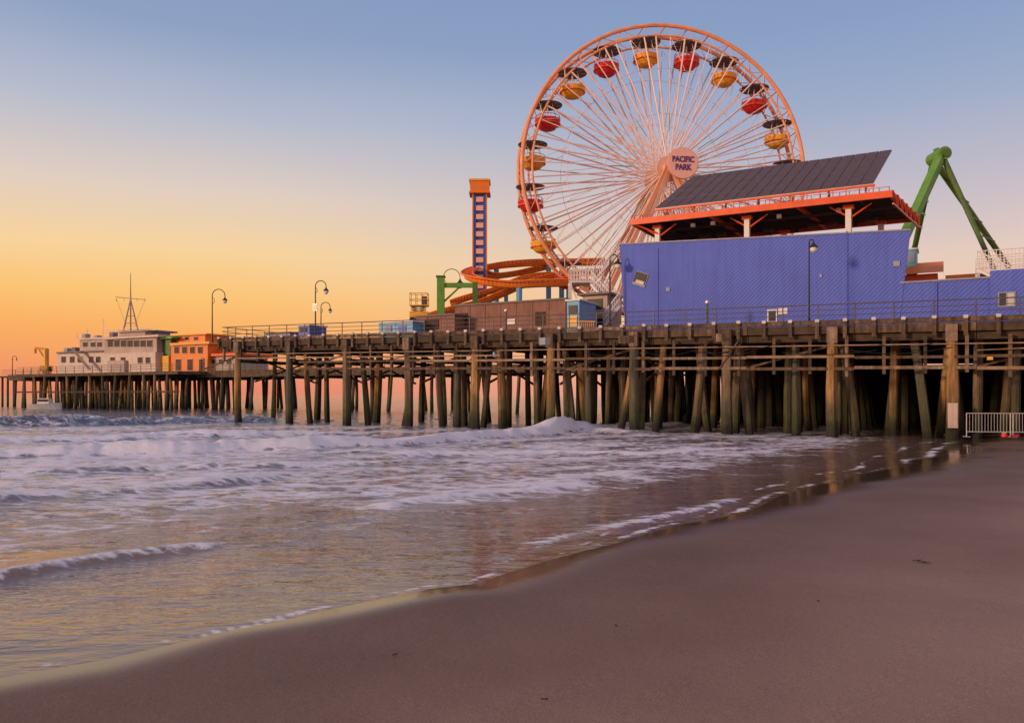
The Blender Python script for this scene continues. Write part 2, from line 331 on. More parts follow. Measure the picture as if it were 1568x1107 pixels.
depth=np.clip(sea/35,0,1)
z=z+0.004
gridmesh('sea_water',X,Y,z,(s<0.9),{'foam':foam,'depth':depth},seamat())
# ================= PIER =================
b=B(P)
MR,ML=-34.0,46.2
def deckslab(m0,m1,o0,o1,top,t,mm):
    b.hexa([(m0,o0,zd(m0)+top-t),(m1,o0,zd(m1)+top-t),(m1,o1,zd(m1)+top-t),(m0,o1,zd(m0)+top-t),(m0,o0,zd(m0)+top),(m1,o0,zd(m1)+top),(m1,o1,zd(m1)+top),(m0,o1,zd(m0)+top)],mm)
deckslab(MR,ML,0.1,13,0,0.16,'timber_mid')
deckslab(MR,26,13.003,55,0,0.16,'timber_mid')
def stick(m0,m1,off,dz,h,w,mm):
    b.hexa([(m0,off,zd(m0)+dz-h),(m1,off,zd(m1)+dz-h),(m1,off+w,zd(m1)+dz-h),(m0,off+w,zd(m0)+dz-h),(m0,off,zd(m0)+dz),(m1,off,zd(m1)+dz),(m1,off+w,zd(m1)+dz),(m0,off+w,zd(m0)+dz)],mm)
bs=43.9/8
mm_=MR
while mm_<ML-0.1:
    m1=min(mm_+bs,ML)
    stick(mm_+0.01,m1-0.01,-0.06,0.24,0.2,0.26,random.choice(['timber_mid','timber_mid','timber_light']))
    stick(mm_+0.015,m1-0.015,-0.02,-0.02,0.42,0.12,random.choice(['timber_dark','timber_dark','timber_mid']))
    stick(mm_+0.02,m1-0.02,0.25,-0.46,0.38,0.16,'timber_dark')
    for o in (1.5,3,4.5,6,8,10,12): stick(mm_+0.02,m1-0.02,o,-0.17,0.34,0.14,'timber_dark')
    mm_=m1
m=MR+0.5
while m<ML:
    z0=zd(m); t_=random.uniform(-.03,.03)
    b.box(m-0.09,m+0.09,-0.2,-0.063,z0-0.62-random.random()*.1,z0+0.18+t_,'timber_mid')
    b.box(m-0.10,m+0.10,-0.21,-0.05,z0+0.183+t_,z0+0.34+t_,'post_tip')
    m+=1.37
m=MR+0.3
while m<ML:
    z0=zd(m); low=2.55 if m<33 else 1.5
    if random.random()<.93: b.box(m-0.08,m+0.08,-0.16,0.0,z0-low-random.uniform(-.1,.2),z0-0.63,random.choice(['timber_mid','timber_dark','timber_dark','timber_light']))
    m+=1.83+random.uniform(-.08,.08)
mm_=MR
while mm_<34:
    m1=mm_+bs
    q=random.uniform(-0.05,0.05)
    stick(mm_+.01,m1-.01,-0.24,-1.62+q,0.14,0.075,random.choice(['pipe_rust','timber_light','timber_mid','timber_mid']))
    stick(mm_+.01,m1-.01,-0.245,-2.18-q,0.16,0.075,random.choice(['pipe_rust','timber_light','timber_mid','timber_mid']))
    if random.random()<0.6: b.cyl((mm_,-0.3,zd(mm_)-1.2),(m1,-0.3,zd(m1)-1.35-random.random()*.4),0.035,'pipe_rust',seg=6)
    if random.random()<0.5: b.box(mm_+1,mm_+1.6+random.random(),-.3,-.25,zd(mm_)-.75,zd(mm_)-.3,random.choice(['timber_light','timber_mid','cool_grey']))
    if random.random()<0.4: b.cyl((mm_+.4,-.28,zd(mm_)-.7),(mm_+1.5,-.28,zd(mm_)-2.3),.05,'timber_mid',sq=True)
    mm_=m1
stick(MR,40,-0.3,-1.05,0.06,0.06,'pipe_rust')
stick(20,44,-0.24,-1.35,0.1,0.07,'pipe_rust')
PM=['pile_a','pile_b','pile_c','pile_a','pile_c']
for i in range(-7,9):
    m=i*bs; z0=zd(m)
    wide=m<27
    omax=49 if wide else 11
    b.box(m-0.17,m+0.17,0.2,omax,z0-0.9,z0-0.5,'timber_mid')
    b.box(m-0.30,m-0.18,-0.05,omax,z0-1.75,z0-1.5,'timber_dark')
    r=random.uniform(0.27,0.33)
    b.log((m+random.uniform(-.08,.08),0.0,-1.5),(m,-0.03,z0-0.63),r,random.choice(PM),seg=12)
    b.box(m-0.26,m+0.26,-0.30,-0.02,z0-0.95,z0-0.1,random.choice(['timber_light','timber_mid']))
    if -1<i<6: sg_=random.choice([-1,1]); b.log((m+sg_*random.uniform(1.0,1.5),0.8,-1.5),(m+sg_*.35,1.3,z0-0.9),0.22,random.choice(PM))
    if i in (6,7): b.log((m-1.3,1.0,-1.5),(m-.1,1.6,z0-0.9),0.21,random.choice(PM))
    o=2.0 if wide else 4.0
    while o<omax:
        lean=random.choice([0,0,0.9,-0.9,0.5,-1.3])*random.uniform(0.5,1.1); mr_=random.uniform(-0.5,0.5)
        rr=random.uniform(0.19,0.28)
        pmn='pile_shaded' if (wide and o>7.5) else random.choice(PM)
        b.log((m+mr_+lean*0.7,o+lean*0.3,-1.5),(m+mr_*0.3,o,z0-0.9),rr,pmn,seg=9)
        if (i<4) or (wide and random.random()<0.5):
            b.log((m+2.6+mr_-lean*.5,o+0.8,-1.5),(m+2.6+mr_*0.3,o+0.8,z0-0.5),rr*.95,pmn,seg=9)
        o+=random.uniform(1.9,2.9) if wide else random.uniform(4.5,6.0)
    for o in ((2,9),(9,2)):
        b.cyl((m+0.3,o[0],z0-1.2),(m+0.3,o[1],z0-3.2),0.09,'timber_mid',sq=True)
    if i%2==0:
        b.cyl((m,0.55,z0-1.0),(m+bs,0.55,z0-2.4),0.08,'timber_mid',sq=True)
for i in range(-6,5):
    for fr in (0.36,0.7):
        if random.random()<0.75:
            m=(i+fr+random.uniform(-.09,.09))*bs; r=random.uniform(.2,.28); ln=random.uniform(-.8,.8)
            b.log((m+ln,0.9,-1.5),(m,1.0,zd(m)-0.5),r,random.choice(PM))
b.box(MR,14,50,50.3,-1.5,zd(0)-0.5,'dark_under')  # dark walls added at back and end, blacking out sky under the deck
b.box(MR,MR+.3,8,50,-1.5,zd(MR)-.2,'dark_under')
for k in range(14):
    m=random.uniform(-12,30); z0=zd(m)-random.uniform(.9,1.4); L_=random.uniform(2,5); sg_=random.uniform(.15,.3); pts=[(m+L_*t/8,-.33,z0-math.sin(t/8*math.pi)*sg_) for t in range(9)]
    b.path(pts,.018,'black_paint',seg=4)
m=MR
while m<ML:
    z0=zd(m); b.cyl((m,0.45,z0),(m,0.45,z0+1.15),0.035,'rail_grey',seg=6); m+=1.83
for h in (0.3,0.58,0.86,1.15): b.cyl((MR,0.45,zd(MR)+h),(ML,0.45,zd(ML)+h),0.022 if h<1.1 else 0.035,'rail_grey',seg=6)
for h in (0.4,0.78,1.15): b.cyl((ML,0.45,zd(ML)+h),(ML,13,zd(ML)+h),0.03,'rail_grey',seg=6)
for o in range(1,13,2): b.cyl((ML,o,zd(ML)),(ML,o,zd(ML)+1.15),0.035,'rail_grey',seg=6)
b.done('timber_pier')
# ---------- far pier ----------
b=B(P); ZF=5.85
b.box(20,150,41.5,58,ZF-0.45,ZF,'timber_dark'); b.box(20,150,41.3,41.49,ZF-0.9,ZF+0.15,'timber_mid')
b.box(150.01,155,42.5,50,ZF-0.3,ZF,'timber_dark')
b.box(96,138,36,41.29,ZF-0.5,ZF-0.02,'timber_mid')
m=28
while m<150:
    fr=41.8 if not 96<m<138 else 36.3
    o=fr
    while o<57:
        ln=random.uniform(-.8,.8)
        b.log((m+ln,o,-1.5),(m,o,ZF-0.3),0.25,random.choice(PM),seg=7); o+=random.uniform(2.5,3.6) if m>90 else random.uniform(7,9)
    b.box(m-.15,m+.15,fr,57,ZF-1.0,ZF-.6,'timber_dark')
    m+=random.uniform(2.6,3.6) if m>90 else 6.5
for m in (151,153,154.8): b.cyl((m,43,-1.5),(m,43,ZF),0.2,'pile_c',seg=7)
b.box(96,138,36.1,36.25,2.6,2.85,'timber_dark')
for h in (0.4,0.8,1.15): b.cyl((28,41.6,ZF+h),(96,41.6,ZF+h),0.04,'rail_grey',seg=5); b.cyl((96,36.2,ZF+h),(138,36.2,ZF+h),0.04,'rail_grey',seg=5); b.cyl((138,41.6,ZF+h),(155,43,ZF+h),0.04,'rail_grey',seg=5)
m=28
while m<150:
    fr=41.6 if not 96<m<138 else 36.2
    b.cyl((m,fr,ZF),(m,fr,ZF+1.15),0.05,'rail_grey',seg=5); m+=2.4
b.done('fishing_pier')
# ---------- far buildings ----------
OF=43.0
def fb(bb,x0,x1,y0,y1,off,dep,mm,y1abs=None):
    m0,m1=M(x1,off),M(x0,off); xm=(x0+x1)/2
    bb.box(m0,m1,off,off+dep,Z(xm,off,y1) if y1 else ZF,Z(xm,off,y0),mm)
def win(bb,x0,x1,y0,y1,off,mm='glass_dark'):
    m0,m1=M(x1,off),M(x0,off); xm=(x0+x1)/2
    bb.box(m0-.05,m1+.05,off-.10,off-.05,Z(xm,off,y1)-.05,Z(xm,off,y0)+.05,'white_paint'); bb.box(m0,m1,off-.16,off-.103,Z(xm,off,y1),Z(xm,off,y0),mm)
b=B(P)
fb(b,88,162,540,None,OF,9,'tan_light'); fb(b,86,164,537.5,539.8,OF-.4,10,'roof_grey')
fb(b,122,163,520,537.3,OF+1,7,'tan_wall'); fb(b,120,165,517,519.8,OF+.7,8,'tan_light')
fb(b,155.2,238,540.5,None,OF-1,8.5,'tan_light')
fb(b,160,240,518,540.3,OF-.6,8,'tan_wall'); fb(b,157,242,514.5,517.8,OF-1.2,9,'tan_light')
fb(b,182,222,508,514.3,OF+1,5,'tan_wall'); fb(b,180,226,505.5,507.8,OF+.6,6,'roof_grey')
fb(b,164,190,552,None,OF-1.6,0.5,'tan_wall')
for x in (166,176,186,196,206,216,226): win(b,x,x+7,521,531,OF-.6)
for x in (170,186,212,224): win(b,x,x+6,547,556,OF-1)
for x in (95,108,120,137,148): win(b,x,x+6,546,555,OF)
for x in (128,140,150): win(b,x,x+6,524,531,OF+1)
b.poly([(M(108,OF-1.5),OF-1.5,Z(108,OF,535)),(M(112,OF-1.5),OF-1.5,Z(112,OF,533)),(M(140,OF-1.5),OF-1.5,Z(140,OF,566)),(M(135,OF-1.5),OF-1.5,Z(135,OF,567))],'roof_grey')
for h in (0.6,1.1): b.cyl((M(241,OF-1.2),OF-1.2,Z(200,OF,514)+h),(M(158,OF-1.2),OF-1.2,Z(200,OF,514)+h),0.05,'white_paint',seg=5)
for x in (100,112,128,146,170,232):
    o_=OF+2.5; yb=537.5 if x<120 else 517 if x<150 else 514.5
    m=M(x,o_); zb_=Z(x,o_,yb); b.box(m-.5,m+.5,o_,o_+1,zb_-.3,zb_+random.uniform(.4,.9),random.choice(['roof_grey','cool_grey','white_paint']))
b.done('harbor_office_building')
b=B()
Ym=148
def w(px,py,Y=Ym): return WP(px,py,Y)
for dx in (-11,0,11): b.cyl(w(200+dx,506,Ym+(2 if dx==0 else 0)),w(200,458),0.16,'tan_wall',r1=.1,seg=6)
for yy in (495,484,473):
    q=(yy-458)/48*11; b.cyl(w(200-q,yy),w(200+q,yy),.07,'tan_wall',seg=5)
b.cyl(w(200,460),w(200,418),.12,'tan_wall',r1=.05,seg=6); b.cyl(w(177,455),w(223,459),.07,'tan_wall',seg=5)
for x in (178,190,210,222): b.cyl(w(x,457),w(x,462),.04,'tan_wall',seg=5)
b.cyl(w(178,457),w(194,500),.025,'rail_grey',seg=4); b.cyl(w(222,459),w(206,500),.025,'rail_grey',seg=4)
b.done('signal_mast')
b=B()
for x,y0 in ((158,488),(134,502),(118,510)): b.cyl(w(x,520),w(x,y0),.05,'white_paint',seg=5); b.cyl(w(x-3,y0+5),w(x+3,y0+5),.04,'white_paint',seg=5)
b.done('radio_antenna')
b=B(P)
fb(b,262,318,526,None,OF,8,'orange_paint'); fb(b,266,314,513.5,525.8,OF+1.5,5,'orange_paint'); fb(b,260,320,524,527.8,OF-.5,9,'yellow_paint')
fb(b,264,316,511.5,513.3,OF+1,6,'yellow_paint')
fb(b,240,261.5,519,None,OF+.5,7,'green_paint'); fb(b,238,263,515.5,518.8,OF-.2,9,'green_lit')
fb(b,242,258,545,None,OF-.1,.5,'yellow_paint')
for x in (268,280,292,304): win(b,x,x+6,531,541,OF)
for x in (272,284,298): win(b,x,x+5,516,521,OF+1.5)
for x in (270,288,306): win(b,x,x+7,550,567,OF)
fb(b,318.5,366,545,None,OF+1,6,'tan_wall'); fb(b,317,368,541,544.8,OF+.4,7,'redorange_paint'); fb(b,318.5,345,534,540.8,OF+2,4,'orange_paint')
for x in (324,336,348): win(b,x,x+6,550,558,OF+1)
b.done('seafood_restaurant_building')
b=B()
b.cyl(w(71,568),w(71,534),.45,'yellow_paint',seg=8); b.cyl(w(72,535),w(54,533),.3,'yellow_paint',sq=True); b.cyl(w(54,533),w(54,541),.22,'yellow_paint',seg=6); b.cyl(w(71,552),w(60,536),.15,'yellow_paint',seg=6)
b.cyl(w(68,568),w(76,568),.8,'yellow_paint',seg=8); b.box(w(66,0)[0],w(76,0)[0],Ym-1,Ym+1,w(0,568)[2],w(0,560)[2],'yellow_paint')
b.done('jib_crane')
b=B()
def hull(bb,c,L,W,H,mm,mm2):
    x,y,z0=c; ns=8; rows=[]
    for i in range(ns+1):
        t=i/ns; wd=W/2*math.sin(math.pi*min(1,(t*0.75+0.25)))**.6 if t<1 else .02; xx=x-L/2+L*t; sh=H*(1+.35*t*t)
        rows.append([(xx,y-wd,z0+sh),(xx,y-wd*.5,z0),(xx,y+wd*.5,z0),(xx,y+wd,z0+sh)])
    for a,c2 in zip(rows[:-1],rows[1:]):
        for k in range(3): bb.poly([a[k],c2[k],c2[k+1],a[k+1]],mm)
        bb.poly([a[3],c2[3],c2[0],a[0]],mm2)
    bb.poly(rows[0],mm)
hx,hy,hz=w(70,612,124); hull(b,(hx,hy,0.0),5,2.0,.8,'white_paint','tan_wall'); b.box(hx-1,hx+.8,hy-.6,hy+.6,.85,1.7,'white_paint'); b.box(hx-.9,hx+.7,hy-.64,hy-.61,1.2,1.55,'glass_dark')
b.done('harbor_boat')
# ---------- street lamps ----------
def lamp(px,off,ytop,zb=None,side=1,r=0.05,Rf=0.105):
    m=M(px,off); X0,Y0,_=P((m,off,0)); zb=zd(m) if zb is None else zb; zt=CZ+(HY-ytop)/F*Y0
    H=zt-zb; b=B(); R=H*Rf
    b.cyl((X0,Y0,zb),(X0,Y0,zb+H*.12),r*2.2,'black_paint',r1=r*1.4,seg=10)
    b.cyl((X0,Y0,zb+H*.12),(X0,Y0,zt-R*1.4),r*1.2,'black_paint',r1=r*.8,seg=8)
    pts=[(X0,Y0,zt-R*1.4)]
    for i in range(0,11):
        a=math.pi-math.pi*i/10; pts.append((X0+side*(R+R*math.cos(a)),Y0,zt-R+R*math.sin(a)))
    e=pts[-1]; pts.append((e[0],e[1],e[2]-R*.25)); b.path(pts,r*.7,'black_paint',seg=6)
    e=pts[-1]; s_=H*.02
    b.lathe((e[0],e[1],e[2]-s_*5),[(s_*.6,-s_*.8),(s_*1.7,0),(s_*2,s_*1.2),(s_*1.9,s_*2)],'lamp_glass',12)
    b.lathe((e[0],e[1],e[2]-s_*3),[(s_*2.5,0),(s_*1.9,s_*1.0),(s_*.7,s_*2.2),(s_*.5,s_*3.2)],'black_paint',12)
    b.path([(X0,Y0,zt-R*2.4),(X0+side*R*.35,Y0,zt-R*2.0),(X0+side*R*.3,Y0,zt-R*1.5),(X0,Y0,zt-R*1.2)],r*.4,'black_paint',seg=5)
    b.done('street_lamp')
lamp(325,1.0,443,Rf=.12); lamp(483,1.2,430,Rf=.09); lamp(491.5,8,463); lamp(1239,1.2,367,Rf=.025,r=.04); lamp(934,3.0,390,Rf=.05); lamp(679,14,412)
for px,y in ((19,545),(188,548),(308,548),(352,548)): lamp(px,42.2,y,zb=ZF,r=.07)
b=B(P); m=M(483,1.05); b.box(m-.22,m+.22,.98,1.02,Z(483,1,476),Z(483,1,465),'galvanised'); b.box(m-.17,m+.17,.965,.977,Z(483,1,474.5),Z(483,1,467),'white_paint'); b.cyl((m,1.03,Z(483,1,480)),(m,1.03,Z(483,1,464)),.03,'rail_grey',seg=6); b.done('notice_sign')
def bollard(px,off,yt):
    b=B(P); m=M(px,off); zz=zd(m); zt=Z(px,off,yt)
    b.cyl((m,off,zz),(m,off,zt-.15),.07,'rail_grey',seg=8); b.lathe((m,off,zt-.15),[(.07,0),(.13,.03),(.13,.13),(.05,.2)],'galvanised',10); b.done('bollard_light')
bollard(1083,1.2,461); bollard(775,1.2,474)
# ---------- blue stage building ----------
b=B(P); WO=4.0
mA,mB=M(958,WO),M(1376,WO); tA,tB=M(948.5,WO),M(1394,WO)
zA,zB=Z(948.5,WO,375),Z(1394,WO,353)
b.hexa([(mB,WO,zd(mB)),(mA,WO,zd(mA)),(mA,WO+.3,zd(mA)),(mB,WO+.3,zd(mB)),(tB,WO,zB),(tA,WO,zA),(tA,WO+.3,zA),(tB,WO+.3,zB)],'blue_wall')
b.hexa([(tB,WO-.05,zB+.003),(tA,WO-.05,zA+.003),(tA,WO+.35,zA+.003),(tB,WO+.35,zB+.003),(tB,WO-.05,zB+.08),(tA,WO-.05,zA+.08),(tA,WO+.35,zA+.08),(tB,WO+.35,zB+.08)],'cool_grey')
b.hexa([(mA,WO+.3,zd(mA)),(mA-.3,WO+.3,zd(mA)),(mA-.3,WO+9,zd(mA)),(mA,WO+9,zd(mA)),(tA,WO+.3,zA),(tA-.3,WO+.3,zA),(tA-.3,WO+9,zA),(tA,WO+9,zA)],'blue_wall')
m0,m1=M(1378,WO+.02),M(1700,WO); z0=Z(1430,WO,431)
b.box(m1,m0,WO+.03,WO+.3,zd(m0)-.3,z0,'blue_wall'); b.box(m1,m0,WO-.03,WO+.4,z0+.003,z0+.09,'cool_grey')
m2=M(1516,WO); b.box(m1,m2,WO-.25,WO-.035,zd(m0)-.3,z0+.35,'blue_wall')
for x in (1007,1297,1434): m=M(x,WO); b.box(m-.035,m+.035,WO-.05,WO-.002,zd(m),(zA+zB)/2-.1 if x<1400 else z0-.05,'blue_wall')
def plate(x0,x1,y0,y1,mm,pr=.06,rot=0):
    cx=(M(x0,WO)+M(x1,WO))/2; hw=abs(M(x0,WO)-M(x1,WO))/2; xm=(x0+x1)/2; zc=(Z(xm,WO,y0)+Z(xm,WO,y1))/2; hh=abs(Z(xm,WO,y0)-Z(xm,WO,y1))/2
    pts=[]
    for sx,sz in ((-1,-1),(1,-1),(1,1),(-1,1)):
        a,c=sx*hw,sz*hh; pts.append((cx+a*math.cos(rot)-c*math.sin(rot),zc+a*math.sin(rot)+c*math.cos(rot)))
    b.hexa([(p[0],WO-pr,p[1]) for p in pts]+[(p[0],WO-.003,p[1]) for p in pts],mm)
plate(971,991,417,438,'cool_grey',.05,.35); plate(972,990,418,434,'black_paint',.09,.35); plate(974,987,430,435,'tan_light',.12,.35)
plate(1175,1190,474,494,'white_paint',.05); plate(1177,1188,476,492,'glass_dark',.07)
plate(1192,1206,472,481,'white_paint',.06); plate(1368,1378,400,408,'cool_grey',.06); plate(1020,1026,440,446,'cool_grey',.06); plate(1255,1259,420,425,'cool_grey',.06)
WO=4.0-.25
plate(1528,1555,447,470,'cool_grey',.05)
plate(1530,1540,449,468,'glass_dark',.07); plate(1543,1553,449,468,'galvanised',.07)
WO=4.0
b.done('blue_stage_building')
# ---------- canopy with solar panels ----------
RF=3.6; DEP=7.6
mL,mR=M(965,RF),M(1366,RF); zr=(Z(965,RF,335)+Z(1366,RF,292))/2
def Pc(p):
    m,o,z_=p; k=max(0,min(1,(mL-m)/(mL-mR))); return P((m-(o-RF)*0.14*k,o,z_))
b=B(Pc)
def beamx(m0,m1,o,z,h,w,mm): b.box(min(m0,m1),max(m0,m1),o,o+w,z-h,z,mm)
beamx(mR,mL,RF,zr,0.38,.15,'redorange_paint'); beamx(mR,mL,RF+DEP,zr,0.38,.15,'redorange_paint')
b.box(mL-.15,mL,RF+.152,RF+DEP-.002,zr-.38,zr,'redorange_paint'); b.box(mR,mR+.15,RF+.152,RF+DEP-.002,zr-.38,zr,'redorange_paint')
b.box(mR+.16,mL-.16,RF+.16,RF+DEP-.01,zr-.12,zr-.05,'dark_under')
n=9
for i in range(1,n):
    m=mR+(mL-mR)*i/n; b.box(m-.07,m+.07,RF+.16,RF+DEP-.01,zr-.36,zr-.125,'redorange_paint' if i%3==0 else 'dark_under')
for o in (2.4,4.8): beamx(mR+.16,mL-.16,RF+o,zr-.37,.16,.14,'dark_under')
for i in range(6):
    o0=RF+DEP*i/6;o1=RF+DEP*(i+1)/6; mE=mR
    b.cyl((mE-.05,o0,zr-.02),(mE-.05,o1,zr-.75),.045,'redorange_paint',seg=5); b.cyl((mE-.05,o1,zr-.75),(mE-.05,o1,zr-.02),.045,'redorange_paint',seg=5)
b.cyl((mR-.05,RF,zr-.75),(mR-.05,RF+DEP,zr-.75),.06,'redorange_paint',sq=True)
for x,o in ((1009,4.6),(1145,4.6),(1299,4.6),(1048,10),(1205,10),(1345,10),(985,10)):
    m=M(x,o)+(o-RF)*.1; b.box(m-.15,m+.15,o-.13,o+.13,zd(m),zr-.4,'white_paint'); b.box(m-.28,m+.28,o-.2,o+.2,zr-.6,zr-.39,'redorange_paint')
for x in (1009,1145,1299):
    m=M(x,4.6); b.cyl((m,4.6,zr-1.1),(m-1.1,4.6,zr-.38),.05,'redorange_paint',seg=6); b.cyl((m,4.6,zr-1.1),(m+1.1,4.6,zr-.38),.05,'redorange_paint',seg=6)
b.cyl((mL-.2,RF+.1,zr-.3),(mL-1.7,4.6,zr-1.0),.06,'redorange_paint',seg=6)
for m in np.linspace(mR+.2,mL-.2,30): b.cyl((m,RF+.3,zr),(m,RF+.3,zr+.28),.02,'rail_grey',seg=5)
b.cyl((mR+.2,RF+.3,zr+.28),(mL-.2,RF+.3,zr+.28),.02,'redorange_paint',seg=5)
for x in (1075,1100,1235,1262,1170,1320):
    m=M(x,8); b.box(m-.3,m+.3,7.8,8.2,zr-.75,zr-.55,'black_paint'); b.cyl((m,8,zr-.56),(m,8,zr-.36),.03,'black_paint',seg=5)
for x in (1060,1090,1190,1280):
    m=M(x,5); b.box(m-.12,m+.12,4.9,5.15,zr-.62,zr-.4,'white_paint')
b.fr=P
SF=4.6; SB=8.2
sL,sR=M(1003,SF),M(1337,SF); tL=M(1060,SB); tR=M(1366,SB)
zs=(Z(1003,SF,317)+Z(1337,SF,286))/2; zt=(Z(1060,SB,267)+Z(1366,SB,236))/2
NC,NR=18,4
def pt(u,v,d=0):
    m=sR*(1-v)*(1-u)+sL*(1-v)*u+tR*v*(1-u)+tL*v*u; return (m,SF+(SB-SF)*v,zs+(zt-zs)*v+d)
for i in range(NC):
    for j in range(NR):
        u0,u1=(i+.035)/NC,(i+.965)/NC; v0,v1=(j+.03)/NR,(j+.97)/NR; dd=.07+random.uniform(0,.012)
        b.slab([pt(u0,v0,dd),pt(u1,v0,dd),pt(u1,v1,dd),pt(u0,v1,dd)],.05,'solar_cell')
b.slab([pt(0,0,.01),pt(1,0,.01),pt(1,1,.01),pt(0,1,.01)],.04,'galvanised')
b.cyl((sR-.1,SF,zs-.08),(sL+.1,SF,zs-.08),.08,'redorange_paint',sq=True)
for i in range(18):
    m0=sR+(sL-sR)*i/18; m1=sR+(sL-sR)*(i+1)/18
    b.cyl((m0,SF,zs-.1),(m0,SF,zr),.035,'redorange_paint',seg=5); b.cyl((m0,SF,zs-.1),(m1,SF,zr),.02,'white_paint',seg=5)
for i in range(6):
    u=.10+.17*i; q=pt(u,.8); r0=pt(u,0.05)
    b.cyl((q[0],q[1],q[2]-.1),(q[0],q[1],zr),.07,'redorange_paint',sq=True); b.cyl((q[0],q[1],q[2]-.1),(r0[0],r0[1],r0[2]-.06),.05,'redorange_paint',sq=True)
b.done('solar_canopy')
# ================= FERRIS WHEEL =================
yaw=math.radians(7); C=Vector((14.1,75,22.95)); R=13.45
AX=Vector((math.sin(yaw),-math.cos(yaw),0)); HX=Vector((math.cos(yaw),math.sin(yaw),0)); UP=Vector((0,0,1))
def wp(r,a,s): return C+HX*(r*math.cos(a))+UP*(r*math.sin(a))+AX*s
root=bpy.data.objects.new('ferris_wheel',None); S.collection.objects.link(root)
b=B(); HW=1.25; NG=20; a0=math.radians(97)
for sd in (-1,1):
    n=80
    for rr,th,mm in ((R,.19,'wheel_orange'),(R-.95,.10,'wheel_orange')):
        for i in range(n): b.cyl(wp(rr,2*math.pi*i/n,sd*HW),wp(rr,2*math.pi*(i+1)/n,sd*HW),th,mm,seg=8,caps=False)
    for i in range(n//2):
        b.cyl(wp(R,2*math.pi*2*i/n,sd*HW),wp(R-.95,2*math.pi*(2*i+1)/n,sd*HW),.04,'wheel_paint',seg=5); b.cyl(wp(R-.95,2*math.pi*(2*i+1)/n,sd*HW),wp(R,2*math.pi*(2*i+2)/n,sd*HW),.04,'wheel_paint',seg=5)
    for i in range(NG):
        a=a0+2*math.pi*i/NG
        da=math.radians(2.6)
        b.cyl(wp(1.0,a,sd*HW*1.5),wp(R-.9,a-da,sd*HW),.075,'spoke_paint',seg=6); b.cyl(wp(1.0,a,sd*HW*1.5),wp(R-.9,a+da,sd*HW),.075,'spoke_paint',seg=6)
        a2=a+math.pi/NG; b.cyl(wp(1.0,a2,sd*HW*1.5),wp(R-.9,a2,sd*HW),.045,'spoke_paint',seg=6)
        # cross cables between neighbouring spokes
        b.cyl(wp(5.2,a,sd*HW*1.3),wp(9.4,a2,sd*HW*1.15),.02,'spoke_paint',seg=4); b.cyl(wp(9.4,a,sd*HW*1.15),wp(R-.95,a2,sd*HW),.02,'spoke_paint',seg=4)
        if i%3==1: b.cyl(wp(3.5,a2,sd*(HW*1.4+.08)),wp(8.5,a2,sd*(HW+.12)),.03,'green_lit',seg=4)
    for rr in (5.2,9.4):
        for i in range(NG*2):
            b.cyl(wp(rr,a0+math.pi*i/NG,sd*HW*1.2),wp(rr,a0+math.pi*(i+1)/NG,sd*HW*1.2),.022,'spoke_paint',seg=4,caps=False)
for i in range(40):
    a=2*math.pi*i/40; b.cyl(wp(R,a,-HW),wp(R,a,HW),.06,'wheel_paint',seg=5); b.cyl(wp(R,a,-HW),wp(R,a+2*math.pi/40,HW),.03,'wheel_paint',seg=5)
b.cyl(C-AX*2.6,C+AX*2.6,.55,'wheel_paint',seg=16)
for sd in (-1,1): b.cyl(C+AX*sd*1.7,C+AX*sd*2.05,1.15,'wheel_paint',seg=24)
b.done('wheel_rim_and_spokes',parent=root)
b=B(); zbase=6.3
for sd in (-1,1):
    top=C+AX*sd*2.5
    for hs in (-1,1):
        for q in (0.0,0.9):
            ft=C+AX*sd*(3.6)+HX*hs*(8.4-q*1.6); ft.z=zbase
            b.cyl(ft,top+HX*hs*.3*(1-q),.34,'wheel_orange' if q==0 else 'wheel_paint',r1=.24,sq=True)
        for t in (.25,.5,.7,.85):
            p1=(C+AX*sd*3.6+HX*hs*8.4); p1.z=zbase; p2=(C+AX*sd*3.6+HX*hs*6.96); p2.z=zbase
            b.cyl(p1.lerp(top,t),p2.lerp(top,min(1,t+.08)),.09,'wheel_paint',sq=True)
    l=C+AX*sd*3.6-HX*8.4; l.z=zbase; r_=C+AX*sd*3.6+HX*8.4; r_.z=zbase
    b.cyl(l.lerp(top,.3),r_.lerp(top,.3),.14,'wheel_paint',sq=True)
b.done('support_frame',parent=root)
